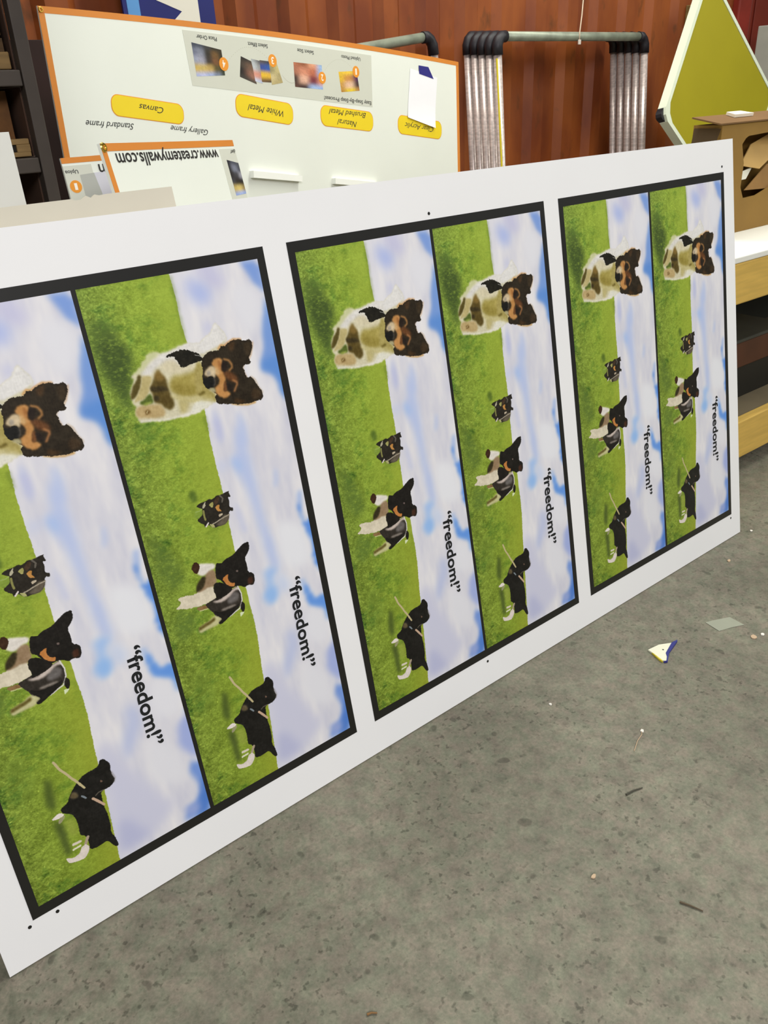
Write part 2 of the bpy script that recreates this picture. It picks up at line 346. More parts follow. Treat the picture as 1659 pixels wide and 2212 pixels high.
def paint_print():
    rng = np.random.default_rng(7)
    yy, xx = np.mgrid[0:AH, 0:AW].astype(float)
    jx = value_noise(rng, AH, AW, 1.6, 1.6)*1.1+value_noise(rng, AH, AW, 4, 4)*.8
    jy = value_noise(rng, AH, AW, 1.6, 1.6)*1.1+value_noise(rng, AH, AW, 4, 4)*.8
    # sky: pale cloud cover with long soft streaks
    sky = np.ones((AH, AW, 3))*np.array([222, 221, 228])
    cl = value_noise(rng, AH, AW, 26, 110)+.6*value_noise(rng, AH, AW, 12, 48)+.3*value_noise(rng, AH, AW, 6, 18)
    sky += cl[..., None]*np.array([20, 18, 9])
    img = sky
    def layer(item):
        kind, p, col, blur, jit, a = item
        pts = np.array(p, float).reshape(-1, 2)*SC; blur = blur*SC*(1 if jit > 3 and kind == 'p' else .65)
        wd = jit*SC if kind == 's' else 0
        pad = int(blur*3+wd+6)
        x0 = max(int(pts[:, 0].min())-pad, 0); x1 = min(int(pts[:, 0].max())+pad, AW)
        y0 = max(int(pts[:, 1].min())-pad, 0); y1 = min(int(pts[:, 1].max())+pad, AH)
        if x1 <= x0 or y1 <= y0: return
        X = xx[y0:y1, x0:x1]; Y = yy[y0:y1, x0:x1]
        J = (jit if jit > 4 else jit*.55) if kind == 'p' else .4
        if kind == 'p':                     # round the corners of the outline a little
            nx = np.roll(pts, -1, 0); pts = np.stack([pts*.8+nx*.2, pts*.2+nx*.8], 1).reshape(-1, 2)
        X = X+jx[y0:y1, x0:x1]*J*1.5*SC; Y = Y+jy[y0:y1, x0:x1]*J*1.5*SC
        m = np.zeros(X.shape)
        offs = [(-.25, -.25), (.25, -.25), (-.25, .25), (.25, .25)]
        for ox, oy in offs:
            if kind == 'p':
                ins = np.zeros(X.shape, bool)
                for i in range(len(pts)):
                    ax, ay = pts[i]; bx, by = pts[(i+1) % len(pts)]
                    if ay == by: continue
                    yq = Y+oy
                    c = (ay > yq) != (by > yq)
                    ins ^= c & (X+ox < (bx-ax)*(yq-ay)/(by-ay)+ax)
                m += ins
            else:
                d = np.full(X.shape, 1e9)
                for i in range(len(pts)-1):
                    a0, b0 = pts[i], pts[i+1]; v = b0-a0
                    t = np.clip(((X+ox-a0[0])*v[0]+(Y+oy-a0[1])*v[1])/(v@v+1e-9), 0, 1)
                    d = np.minimum(d, np.hypot(X+ox-a0[0]-t*v[0], Y+oy-a0[1]-t*v[1]))
                m += d < wd/2
        m /= 4
        if blur > SC:
            m = box_blur(box_blur(m, round(blur*.8)), round(blur*.8))
        if kind == 'p' and jit > 4 and col[1] > col[2]*1.5: m = m*np.clip(.86+value_tex[y0:y1, x0:x1]*.8, .2, 1)
        m = m[..., None]*a
        sub = img[y0:y1, x0:x1]
        fur = (value_fur[y0:y1, x0:x1, None])*(11 if kind == 'p' and jit < 4 else 0)
        img[y0:y1, x0:x1] = sub*(1-m)+(np.array(col, float)+fur)*m
    value_tex = value_noise(rng, AH, AW, 3, 1.5)+value_noise(rng, AH, AW, 7, 4)
    value_fur = value_noise(rng, AH, AW, 2, 5)+value_noise(rng, AH, AW, 5, 2.5)+value_noise(rng, AH, AW, 9, 9)
    isgrass = lambda it: it[0] == 'p' and it[2][1] > it[2][2]*1.5 and it[2][1] > it[2][0]
    first_grass = next(i for i, it in enumerate(ART) if it[2] == (80, 102, 40))
    for it in ART[:first_grass]: layer(it)
    hx = np.array([p[0] for p in HORIZON], float)*SC; hy = np.array([p[1] for p in HORIZON], float)*SC
    o = np.argsort(hx); hor = np.interp(np.arange(AW), hx[o], hy[o])+value_noise(rng, 1, AW, 2, 3)[0]*1.2*SC
    g = np.clip((hor[None, :]-yy)+.5, 0, 1)[..., None]
    dep = np.clip(yy/hor[None, :], 0, 1)[..., None]
    along = (xx/AW)[..., None]
    near = np.array([126, 150, 58])*(1-along)+np.array([116, 136, 44])*along
    mid = np.array([146, 170, 58])*(1-along)+np.array([128, 150, 44])*along
    far = np.array([156, 178, 62])*(1-along)+np.array([146, 158, 44])*along
    gr = np.where(dep < .55, near+(mid-near)*dep/.55, mid+(far-mid)*(dep-.55)/.45)
    tx = value_noise(rng, AH, AW, 3, 2.2)*1.2+value_noise(rng, AH, AW, 6, 5)+value_noise(rng, AH, AW, 14, 16)*.9
    fine = value_noise(rng, AH, AW, 1.5, 1.2)
    amp = (1-dep)*1.0+.25
    gr = gr+tx[..., None]*np.array([24, 26, 15])*amp+fine[..., None]*np.array([30, 32, 22])*amp
    patch = np.clip(value_noise(rng, AH, AW, 34, 46)+value_noise(rng, AH, AW, 14, 12)*.8+value_noise(rng, AH, AW, 5, 3)*.5-.12, 0, 1)[..., None]
    gr = gr-patch*np.array([82, 60, 28])*(1-dep*.7)
    sp = np.clip(value_noise(rng, AH, AW, 3, 3)-.36, 0, 1)[..., None]*6*(1-dep)
    gr = gr+sp*np.array([70, 66, 40])
    img = img*(1-g)+gr*g
    for it in ART[first_grass:]: layer(it)
    # blades keep showing through the darker patches of grass
    img = np.clip(img, 4, 250)/255
    return np.where(img <= .04045, img/12.92, ((img+.055)/1.055)**2.4)
# ------------------------------------------------------------------ room
def floor_mat():
    m = bpy.data.materials.new('concrete'); m.use_nodes = True; nt = m.node_tree; b = nt.nodes['Principled BSDF']; L = nt.links.new
    tc = nt.nodes.new('ShaderNodeTexCoord')
    def noise(sc, det=5., rough=.55):
        n = nt.nodes.new('ShaderNodeTexNoise'); n.inputs['Scale'].default_value = sc; n.inputs['Detail'].default_value = det
        n.inputs['Roughness'].default_value = rough; L(tc.outputs['Object'], n.inputs[0]); return n.outputs[0]
    def ramp(src, p0, p1, c0, c1):
        r = nt.nodes.new('ShaderNodeValToRGB'); r.color_ramp.elements[0].position = p0; r.color_ramp.elements[1].position = p1
        r.color_ramp.elements[0].color = (*c0, 1); r.color_ramp.elements[1].color = (*c1, 1); L(src, r.inputs[0]); return r.outputs[0]
    def mix(kind, f, a, c):
        x = nt.nodes.new('ShaderNodeMix'); x.data_type = 'RGBA'; x.blend_type = kind
        if isinstance(f, float): x.inputs[0].default_value = f
        else: L(f, x.inputs[0])
        L(a, x.inputs[6]); L(c, x.inputs[7]); return x.outputs[2]
    base = ramp(noise(2.2, 6.), .3, .7, lin(FLOOR_A), lin(FLOOR_B))
    mid = ramp(noise(16., 6., .7), .32, .68, (.62, .62, .62), (1.14, 1.14, 1.12))
    c = mix('MULTIPLY', .75, base, mid)
    fine = ramp(noise(120., 4., .7), .3, .7, (.7, .7, .69), (1.14, 1.13, 1.12))
    c = mix('MULTIPLY', .85, c, fine)
    spots = ramp(noise(64., 2.5, .55), .58, .66, (1, 1, 1), (.50, .50, .49))
    gate = ramp(noise(3.4, 4., .6), .34, .58, (0, 0, 0), (1, 1, 1))
    c = mix('MULTIPLY', gate, c, spots)
    big = ramp(noise(21., 1.5, .5), .69, .73, (1, 1, 1), (.60, .60, .59))
    c = mix('MULTIPLY', 1.0, c, big)
    blot = ramp(noise(34., 3., .6), .36, .50, (.80, .80, .79), (1, 1, 1))
    c = mix('MULTIPLY', .9, c, blot)
    pale = ramp(noise(40., 3., .6), .70, .74, (1, 1, 1), (1.25, 1.2, 1.12))
    c = mix('MULTIPLY', .8, c, pale)
    tint = ramp(noise(30., 4., .65), .38, .62, (.94, 1.02, .97), (1.05, .98, 1.0))
    c = mix('MULTIPLY', 1.0, c, tint)
    L(c, b.inputs['Base Color']); b.inputs['Roughness'].default_value = .62; b.inputs['Specular IOR Level'].default_value = .35
    bp = nt.nodes.new('ShaderNodeBump'); bp.inputs['Strength'].default_value = .25; bp.inputs['Distance'].default_value = .003
    L(noise(70., 5.), bp.inputs['Height']); L(bp.outputs[0], b.inputs['Normal']); return m
FLOOR_A = (117, 114, 100); FLOOR_B = (144, 140, 124)
fl = MB().box(-5, 11, -6, 8, -.1, 0).build('floor', floor_mat()); fl['kind'] = 'structure'
wm = mat('warehouse_wall', (120, 116, 108), .8, var=.15, scale=3)
wb = MB().box(-5, 11, 8, 8.15, 0, 5.6).build('wall_back', wm); wb['kind'] = 'structure'
wl = MB().box(-5.15, -5, -6, 8, 0, 5.6).build('wall_left', wm); wl['kind'] = 'structure'
wr = MB().box(11, 11.15, -6, 8, 0, 5.6).build('wall_right', wm); wr['kind'] = 'structure'

# ------------------------------------------------------------------ rust red shipping container
def container_mat():
    m = bpy.data.materials.new('container_paint'); m.use_nodes = True; nt = m.node_tree; b = nt.nodes['Principled BSDF']; L = nt.links.new
    tc = nt.nodes.new('ShaderNodeTexCoord'); mp = nt.nodes.new('ShaderNodeMapping'); mp.inputs['Scale'].default_value = (1.6, 1.6, .7)
    L(tc.outputs['Object'], mp.inputs[0])
    n = nt.nodes.new('ShaderNodeTexNoise'); n.inputs['Scale'].default_value = 2.4; n.inputs['Detail'].default_value = 6; L(mp.outputs[0], n.inputs[0])
    r = nt.nodes.new('ShaderNodeValToRGB'); e = r.color_ramp.elements
    e[0].position = .36; e[0].color = (*lin((116, 54, 22)), 1); e[1].position = .62; e[1].color = (*lin((150, 80, 32)), 1)
    L(n.outputs[0], r.inputs[0])
    n2 = nt.nodes.new('ShaderNodeTexNoise'); n2.inputs['Scale'].default_value = 9; n2.inputs['Detail'].default_value = 5; L(mp.outputs[0], n2.inputs[0])
    r2 = nt.nodes.new('ShaderNodeValToRGB'); r2.color_ramp.elements[0].position = .62; r2.color_ramp.elements[1].position = .80
    r2.color_ramp.elements[0].color = (0, 0, 0, 1); r2.color_ramp.elements[1].color = (1, 1, 1, 1); L(n2.outputs[0], r2.inputs[0])
    x = nt.nodes.new('ShaderNodeMix'); x.data_type = 'RGBA'; L(r2.outputs[0], x.inputs[0]); L(r.outputs[0], x.inputs[6])
    x.inputs[7].default_value = (*lin((86, 52, 22)), 1); L(x.outputs[2], b.inputs['Base Color'])
    b.inputs['Roughness'].default_value = .5; b.inputs['Specular IOR Level'].default_value = .35; return m
CP = container_mat()
ct = thing('shipping_container', 'rust red shipping container with corrugated steel side behind the leaning boards', 'container', (2.35, 3.7, 0))
bm = bmesh.new(); prof = []
x = -1.2; x_end = 6.12; y0 = 2.5; per = .278
while x < x_end:
    for dx, dy in ((0, 0), (.090, 0), (.132, .040), (.236, .040)): prof.append((min(x+dx, x_end), y0+dy))
    x += per
prof.append((x_end, y0))
prev = None
for px, py in prof:
    a = bm.verts.new((px-2.35, py-3.7, .12)); b = bm.verts.new((px-2.35, py-3.7, 2.46))
    if prev: bm.faces.new((prev[0], a, b, prev[1]))
    prev = (a, b)
me = bpy.data.meshes.new('side_panel'); bm.to_mesh(me); bm.free(); link('side_panel', me, CP, ct)
MB().box(-3.55, 3.85, -1.22, -1.10, 2.46, 2.6, .008).build('top_rail', CP, ct)
MB().box(-3.55, 3.85, -1.22, -1.10, 0, .12, .008).build('bottom_rail', CP, ct)
MB().box(3.77, 3.93, -1.25, -1.07, .0, 2.6, .01).build('corner_post', mat('container_post_paint', (132, 40, 28), .5, var=.25, scale=6), ct)
MB().box(-3.71, -3.55, -1.25, -1.07, .0, 2.6, .01).build('corner_post', CP, ct)
MB().box(-3.6, 3.85, -1.10, 1.2, 2.5, 2.56).build('roof', CP, ct)
MB().box(-3.6, 3.85, 1.14, 1.2, 0, 2.5).build('back_panel', CP, ct)
MB().box(3.80, 3.86, -1.05, 1.16, .1, 2.5).build('end_panel', CP, ct)
lt = mat('old_brass', (176, 160, 104), .4, metal=.6, var=.4, scale=30)
MB().box(3.20, 3.24, -1.235, -1.2, 1.68, 1.79, .004).build('latch', lt, ct)
# beyond its right end
rd = thing('steel_cabinet', 'dark red steel cabinet past the right end of the container', 'cabinet', (6.55, 2.75, 0))
MB().box(-.19, .35, -.25, .25, 0, 2.4, .01).build('body', mat('cabinet_red', (112, 38, 24), .45, var=.2, scale=4), rd)
MB().box(-.15, .31, -.262, -.25, .06, 2.34, .004).build('door', mat('cabinet_red', (128, 28, 22)), rd)
gp = thing('steel_column', 'grey steel column at the far right behind the yellow sign', 'column', (6.18, 2.2, 0))
MB().box(-.08, .08, -.08, .08, .02, 1.66, .006).build('shaft', mat('grey_paint', (168, 170, 160), .5, var=.1), gp)
MB().box(-.14, .14, -.14, .14, 0, .02).build('base_plate', mat('grey_paint', (168, 170, 160)), gp)

# ------------------------------------------------------------------ big printed board leaning in front
V_ = (0, .183092523, .983095686)
MBRD = frame((0, 0, .0025), (1, 0, 0), V_)
WHITE = mat('board_white', (240, 240, 240), .5, var=.015, scale=5, spec=.3)
BLACK = mat('print_black', (24, 23, 20), .42, var=.1, scale=20, spec=.5)
INKT = mat('lettering_black', (22, 24, 26), .5)
bd = thing('printed_board', 'large white board with six dog pictures printed in black frames, leaning in front', 'board', mtx=MBRD)
BL, BH = 2.386, 1.2192
MB().box(0, BL, 0, BH, -.006, 0).build('sheet', WHITE, bd)
PW, PG, PM, TS, TT, TB, TD, PY0, PY1 = .7225, .0517, .0633, .0158, .020, .020, .0081, .0811, 1.1332
ink = paint_print()
pw = (PW-2*TS-TD)/2; plen = PY1-PY0-TT-TB
hh, ss = np.meshgrid(np.linspace(0, pw, AH*1), np.linspace(0, plen, AW*1), indexing='ij')
pic = ink_mesh('dog_picture', np.stack([hh, -ss, np.zeros_like(hh)], -1), ink)
pic.materials.append(attr_mat('picture_ink', .42))
cap_me = None
K = plen/1012.
def sxy(sx, sy): return (sy*pw/341., -sx*K)
for k in range(3):
    x0 = PM+k*(PW+PG); x1 = x0+PW
    m_ = MB()
    m_.box(x0, x1, PY1-TT, PY1, 0, .0006).box(x0, x1, PY0, PY0+TB, 0, .0006)
    m_.box(x0, x0+TS, PY0+TB, PY1-TT, 0, .0006).box(x1-TS, x1, PY0+TB, PY1-TT, 0, .0006)
    m_.box(x0+TS+pw, x0+TS+pw+TD, PY0+TB, PY1-TT, 0, .0006)
    m_.build('picture_border', BLACK, bd)
    for j in range(2):
        p = link('dog_picture', pic, None, bd); p.location = (x0+TS+j*(pw+TD), PY1-TT, .0005)
        if cap_me is None:
            c_ = lettering('\u201cfreedom!\u201d', INKT, p, sxy(619, 266), sxy(826, 261), .0186, .0006, bold=.024, name='caption'); cap_me = c_.data
        else: link('caption', cap_me, None, p)
for hx, hy in ((.0553, .0719), (.1044, .0713), (1.1998, 1.145), (1.2, .0666), (2.3262, 1.1482), (2.3308, .0683)):
    MB().prism(disc(hx, hy, .0034, 12), 0, .0005).build('nail_hole', BLACK, bd)

# ------------------------------------------------------------------ beige sheet right behind it
top = [(.02, 1.2495), (.30, 1.2495), (.3598, 1.2500), (.44, 1.2510), (.4727, 1.2513), (.476, 1.2485), (.487, 1.249), (.496, 1.254), (.504, 1.250), (.511, 1.2546), (.518, 1.2525), (.53, 1.2535), (.60, 1.2540), (.649, 1.2542)]
bs = MB().prism([(.02, .01)]+[(.66, .01)]+top[::-1], -.036, -.031).build('beige_sheet', mat('beige_sheet', (214, 208, 190), .7, var=.05, scale=7))
bs.matrix_world = MBRD
tag(bs, 'beige cardboard sheet with a torn top edge, just behind the left of the printed board', 'sheet')

# ------------------------------------------------------------------ white sheet at far left
ws = MB().box(.03, .484, 0, 1.325, -.005, 0).build('white_sheet', mat('sheet_white', (226, 226, 218), .6, var=.03))
ws.matrix_world = frame((0, .458, .002), (1, 0, 0), (0, .07, 1))
tag(ws, 'plain white sheet standing at the far left edge, behind the beige cardboard', 'sheet')

# ------------------------------------------------------------------ orange edged display boards (upside down)
ORANGE = mat('orange_edge', (216, 134, 50), .5, var=.06, scale=4)
PANEL = mat('display_white', (232, 236, 226), .5, var=.02, scale=3)
YEL = mat('badge_yellow', (240, 212, 34), .5, var=.03)
ORNG = mat('badge_orange', (226, 150, 50), .5)
GREYC = mat('card_grey', (208, 210, 196), .6, var=.02)
SCRIPT = mat('script_ink', (44, 46, 44), .6)
DISCM = mat('disc_orange', (232, 150, 44), .5)
BRASS = mat('brass', (214, 180, 80), .25, metal=.9, var=.2, scale=60)
def grommet(parent, x, y):
    m_ = MB(); n = 20
    prev = None; first = None
    rings = []
    for k in range(n):
        a = 2*math.pi*k/n
        rings.append([m_.bm.verts.new((x+math.cos(a)*r, y+math.sin(a)*r, z)) for r, z in ((.0035, .0008), (.0045, .003), (.007, .003), (.0085, .0008))])
    for k in range(n):
        for j in range(3): m_.bm.faces.new((rings[k][j], rings[(k+1) % n][j], rings[(k+1) % n][j+1], rings[k][j+1]))
    m_.build('grommet', BRASS, parent)
W2, H2 = 2.3, 1.487
bend = lambda x, y, z: (x, y+.020*(1-(2*x/W2-1)**2)*(1+y/H2), z)
def strip(x0, x1, y0, y1, n=24):
    return [(x0+(x1-x0)*i/n, y0) for i in range(n+1)]+[(x1-(x1-x0)*i/n, y1) for i in range(n+1)]
db = thing('display_board', 'tall white display board with orange edge and yellow badges, upside down by the container', 'board',
           mtx=frame((1.011, 1.7655, 1.6373), (.97384, .21676, -.06814), (.05151, .08146, .99534)))
MB().prism(strip(0, W2, -H2, 0), -.006, 0, bend).build('panel', PANEL, db)
MB().prism(strip(0, W2, -.0185, 0), 0, .0006, bend).build('edge_band', ORANGE, db)
MB().box(0, .0205, -H2+.02, -.0165, 0, .0006).build('edge_band', ORANGE, db)
MB().box(W2-.022, W2, -H2+.02, -.0165, 0, .0006).build('edge_band', ORANGE, db)
grommet(db, .0095, -.0095)
gc = MB().prism([(.5497, -.0147), (.9, -.0125), (1.25, -.0148), (1.6024, -.0203), (1.5935, -.2273), (.5659, -.1895)], 0, .0006).build('step_card', GREYC, db)
photo_tile([(.5838, -.0507), (.7219, -.0645), (.7273, -.1482), (.5905, -.159)],
  [[(60, 65, 80), (70, 75, 90), (60, 60, 60), (50, 45, 30), (60, 50, 30)], [(110, 115, 135), (130, 135, 150), (50, 45, 35), (110, 80, 40), (45, 40, 20)],
   [(150, 155, 175), (160, 160, 175), (60, 50, 40), (120, 80, 45), (40, 35, 20)], [(200, 170, 90), (200, 175, 100), (190, 160, 90), (90, 80, 40), (50, 50, 30)],
   [(170, 180, 220), (185, 190, 225), (165, 180, 220), (120, 130, 150), (50, 60, 40)]], gc, .0009)
photo_tile([(.816, -.0781), (.868, -.092), (.886, -.170), (.801, -.1486)], [[(40, 35, 30), (66, 58, 50)], [(70, 60, 50), (120, 90, 70)], [(36, 32, 28), (150, 104, 84)], [(60, 55, 50), (80, 70, 60)]], gc, .0009)
photo_tile([(.868, -.083), (.915, -.088), (.918, -.166), (.880, -.160)], [[(170, 174, 176), (96, 96, 98)], [(190, 196, 200), (150, 150, 150)], [(214, 150, 130), (200, 140, 120)], [(200, 206, 222), (180, 190, 210)]], gc, .0010)
photo_tile([(.912, -.085), (.966, -.086), (.966, -.160), (.915, -.160)], [[(92, 84, 80), (60, 62, 70)], [(56, 78, 150), (50, 90, 170)], [(226, 184, 50), (220, 176, 60)], [(110, 80, 50), (90, 70, 50)]], gc, .0011)
photo_tile([(.962, -.088), (1.005, -.0893), (1.0304, -.1571), (.968, -.168)], [[(176, 170, 120), (196, 184, 130)], [(150, 140, 100), (200, 186, 130)], [(206, 190, 140), (170, 156, 110)], [(186, 170, 120), (176, 160, 110)]], gc, .0012)
photo_tile([(1.1006, -.0792), (1.2695, -.0799), (1.2674, -.1714), (1.0993, -.1688)],
  [[(180, 110, 80), (150, 90, 60), (224, 160, 124), (150, 180, 220)], [(170, 110, 85), (210, 140, 110), (190, 110, 80), (160, 190, 230)], [(60, 45, 40), (224, 176, 150), (120, 50, 60), (224, 150, 120)], [(90, 60, 50), (60, 40, 40), (160, 185, 225), (150, 180, 225)]], gc, .0009)
photo_tile([(1.3734, -.0982), (1.4948, -.0873), (1.5081, -.1649), (1.385, -.1758)],
  [[(230, 190, 60), (240, 200, 70), (222, 184, 70)], [(222, 180, 50), (200, 140, 70), (80, 40, 90)], [(200, 150, 70), (230, 190, 160), (60, 40, 40)], [(180, 130, 60), (230, 200, 40), (180, 130, 70)]], gc, .0009)
WLET = mat('disc_numeral', (246, 240, 226), .5)
for (dx, dy), num in zip(((.7265, .1108), (.9826, .0826), (1.2666, .1268), (1.4897, .0914)), '4321'):
    d_ = MB().prism(disc(dx, -dy, .0225), .0012, .0018).build('number_disc', DISCM, gc)
    hw = .007 if num != '1' else .005
    lettering(num, WLET, db, (dx+hw, -dy+.012), (dx-hw, -dy+.012), .024, .0021, bold=.02, ref='H', name='numeral')
for t, a, b_ in (('Place Order', (.7058, -.0250), (.6102, -.0243)), ('Select Effect', (.9636, -.028), (.8594, -.0275)), ('Select Size', (1.2256, -.031), (1.1293, -.029)), ('Upload Photo', (1.5253, -.035), (1.3982, -.033)), ('Easy Step-By-Step Process!', (1.585, -.205), (1.2711, -.195))):
    lettering(t, SCRIPT, db, a, b_, .0088 if t[0] != 'E' else .0100, .0010, bold=.012)
arc = mat('dotted_line', (176, 172, 158), .6)
for (ax, ay), (bx, by), hgt in (((.75, -.10), (.962, -.08), .045), ((1.03, -.13), (1.10, -.152), -.012), ((1.28, -.105), (1.47, -.082), .042)):
    n = 22; m_ = MB()
    for i in range(n):
        t = i/(n-1); m_.prism(disc(ax+(bx-ax)*t, ay+(by-ay)*t+hgt*4*t*(1-t), .0011, 6), .0006, .0010)
    m_.build('dotted_line', arc, gc)
def badge(cx, cy, wd, ht, rot, lines):
    rim = MB().prism(rounded(cx, cy, wd, ht, ht*.42, rot), 0, .0006).build('badge', ORNG, db)
    MB().prism(rounded(cx, cy, wd-.005, ht-.005, ht*.40, rot), .0004, .0011).build('badge_fill', YEL, rim)
    for t, p0, p1, hg in lines: lettering(t, SCRIPT, rim, p0, p1, hg, .0015, bold=0., shear=.4)
badge(.3586, -.275, .302, .068, -.079, [('Canvas', (.4205, -.2665), (.3191, -.2570), .0130)])
badge(.919, -.2585, .312, .081, -.0895, [('White Metal', (1.0167, -.2590), (.8248, -.2400), .0150)])
badge(1.4165, -.2790, .353, .082, -.056, [('Brushed Metal', (1.5437, -.2530), (1.2926, -.2420), .0140), ('Natural', (1.4756, -.2905), (1.3441, -.2800), .0150)])
badge(1.957, -.3055, .362, .083, -.067, [('Clear Acrylic', (2.0644, -.3030), (1.8304, -.2850), .0150)])
lettering('Standard frame', SCRIPT, db, (.2868, -.3200), (.1003, -.3130), .0125, .0010, bold=0., shear=.4)
lettering('Gallery frame', SCRIPT, db, (.6124, -.3350), (.4427, -.3225), .0125, .0010, bold=0., shear=.4)
LEDGE = mat('foam_white', (246, 248, 240), .6, var=.01)
MB().prism([(.8021, -.4797), (1.0772, -.5045), (1.0749, -.5273), (.8007, -.5052)], 0, .022).build('ledge', LEDGE, db)
MB().prism([(1.285, -.5189), (1.5939, -.5460), (1.5920, -.5680), (1.283, -.5420)], 0, .022).build('ledge', LEDGE, db)
# note taped to it
DBM = db.matrix_world.copy()
nt_ = thing('paper_note', 'white paper note held by blue tape near the right end of the tall display board', 'note', mtx=DBM @ Matrix.Translation((1.98, -.17, .001)))
def curl(x, y, z): return (x, y, z+.010*max(0, (-y-.02)/.12)**2)
n = 10; bm_ = bmesh.new(); grid = []
q = [(1.8885-1.98, -.0533+.17), (2.109-1.98, -.0815+.17), (2.0709-1.98, -.3068+.17), (1.8514-1.98, -.2634+.17)]
for i in range(n+1):
    t = i/n; row = []
    for j in range(n+1):
        s_ = j/n
        X = (q[0][0]*(1-s_)+q[1][0]*s_)*(1-t)+(q[3][0]*(1-s_)+q[2][0]*s_)*t; Y = (q[0][1]*(1-s_)+q[1][1]*s_)*(1-t)+(q[3][1]*(1-s_)+q[2][1]*s_)*t
        row.append(bm_.verts.new(curl(X, Y, .001)))
    grid.append(row)
for i in range(n):
    for j in range(n): bm_.faces.new((grid[i][j], grid[i+1][j], grid[i+1][j+1], grid[i][j+1]))
me = bpy.data.meshes.new('paper'); bm_.to_mesh(me); bm_.free(); link('paper', me, mat('paper_white', (244, 244, 248), .7, var=.015, scale=12), nt_)
MB().prism([(1.9564-1.98, -.037+.17), (2.0345-1.98, -.0392+.17), (2.076-1.98, -.0885+.17), (1.958-1.98, -.0724+.17)], .0012, .0020).build('tape_strip', mat('blue_tape', (44, 42, 128), .5, var=.1), nt_)

# small board with the web address
wb_ = thing('web_address_board', 'small orange topped board with a large web address upside down, leaning at left', 'board',
            mtx=frame((.5626, .3305, 1.3024), (.81263, .58096, -.04602), (-.07628, .18432, .9799)))
W3 = .527
MB().box(0, W3, -1.30, 0, -.006, 0).build('panel', PANEL, wb_)
MB().box(0, W3, -.0128, 0, 0, .0006).build('edge_band', ORANGE, wb_)
MB().box(0, .0135, -1.29, -.0128, 0, .0006).build('edge_band', ORANGE, wb_)
grommet(wb_, .0068, -.0066)
lettering('www.createmywalls.com', mat('address_black', (38, 36, 34), .5), wb_, (.4365, -.0185), (.0365, -.0170), .0150, .0007, bold=.012, name='web_address')
gc2 = MB().box(.447, W3, -1.28, -.0178, 0, .0005).build('step_card', GREYC, wb_)
lettering('der', SCRIPT, gc2, (W3-.001, -.0195), (.498, -.0225), .0052, .0009, bold=.012)
photo_tile([(.470, -.0405), (W3-.001, -.0490), (W3-.0005, -.1152), (.4717, -.1164)],
  [[(36, 36, 44), (70, 74, 86), (80, 84, 90)], [(40, 40, 44), (120, 125, 140), (70, 74, 84)], [(36, 34, 34), (60, 60, 66), (150, 150, 160)], [(60, 60, 66), (40, 34, 30), (30, 28, 26)], [(190, 166, 96), (206, 184, 110), (150, 130, 80)], [(140, 160, 216), (160, 180, 228), (150, 170, 220)]], gc2, .0008)
# third small board, mostly hidden
tb = thing('step_board', 'small orange topped board with one numbered disc, mostly hidden at the left', 'board', mtx=frame((.5914, .62, 1.2698), (1, 0, 0), (0, .187, .982)))
MB().box(0, .33, -1.291, 0, -.006, 0).build('panel', PANEL, tb)
MB().box(0, .33, -.0105, .0, 0, .0006).build('edge_band', ORANGE, tb)
gc3 = MB().prism([(.0, -.0150), (.0582, -.0150), (.0600, -.0690), (.0605, -.3), (0, -.3)], 0, .0006).build('step_card', GREYC, tb)
MB().prism([(.0306, -.0335), (.0600, -.0318), (.0665, -.0710), (.068, -.3), (.036, -.3)], .0004, .0009).build('dark_patch', mat('patch_grey', (176, 178, 170), .6), gc3)
MB().prism([(.0605, -.0318), (.096, -.030), (.102, -.3), (.069, -.3)], .0, .0007).build('pale_patch', mat('patch_pale', (206, 206, 214), .6), tb)
dd = MB().prism(disc(.0165, -.0545, .0120), .0006, .0010).build('number_disc', DISCM, gc3)
lettering('1', WLET, tb, (.0195, -.0485), (.0135, -.0485), .0125, .0013, bold=.02, ref='H', name='numeral')
lettering('Uploa', SCRIPT, gc3, (.0285, -.0238), (.002, -.0238), .0046, .0010, bold=.012)
lettering('m', mat('address_black', (38, 36, 34)), tb, (.0935, -.0170), (.0720, -.0170), .0150, .0009, bold=.012, name='web_address')

# ------------------------------------------------------------------ stack of aluminium frames against the container
ALU = mat('aluminium_tube', (216, 202, 196), .3, metal=.35, var=.3, scale=14, stretch=(6, 6, .6))
BAR = mat('weathered_bar', (156, 164, 146), .45, metal=.25, var=.35, scale=12)
BLKJ = mat('black_joint', (34, 32, 38), .5, var=.3, scale=18)
def tube_frame(label, org, up, wd, h, roll=0.):
    t = thing('tube_frame', label, 'frame', mtx=frame(org, (math.cos(roll), 0, math.sin(roll)), up), group='nested aluminium frames against the container' if roll == 0 else None)
    r = .0215
    MB().tube([(0, 0, 0), (0, h-.06, 0)], r).build('leg', ALU, t, True)
    MB().tube([(wd, 0, 0), (wd, h-.06, 0)], r).build('leg', ALU, t, True)
    MB().tube([(.06, h, 0), (wd-.06, h, 0)], r*1.05).build('top_bar', BAR, t, True)
    for s_, xx in ((1, 0), (-1, wd)):
        MB().tube([(xx, h-.085, 0), (xx, h-.04, 0), (xx+s_*.012, h-.016, 0), (xx+s_*.03, h-.001, 0), (xx+s_*.06, h, 0)], r*1.28).build('corner_joint', BLKJ, t, True)
    for xx in (0, wd): MB().tube([(xx, 0, 0), (xx, .05, 0)], r*1.15).build('foot_cap', BLKJ, t, True)
    return t
PL = ['front frame of the nested aluminium stack, its grey top bar fully in view', 'second frame from the front of the nested aluminium stack', 'middle frame of the five nested aluminium frames', 'fourth frame from the front of the nested aluminium stack', 'rearmost aluminium frame of the nested stack, touching the container']
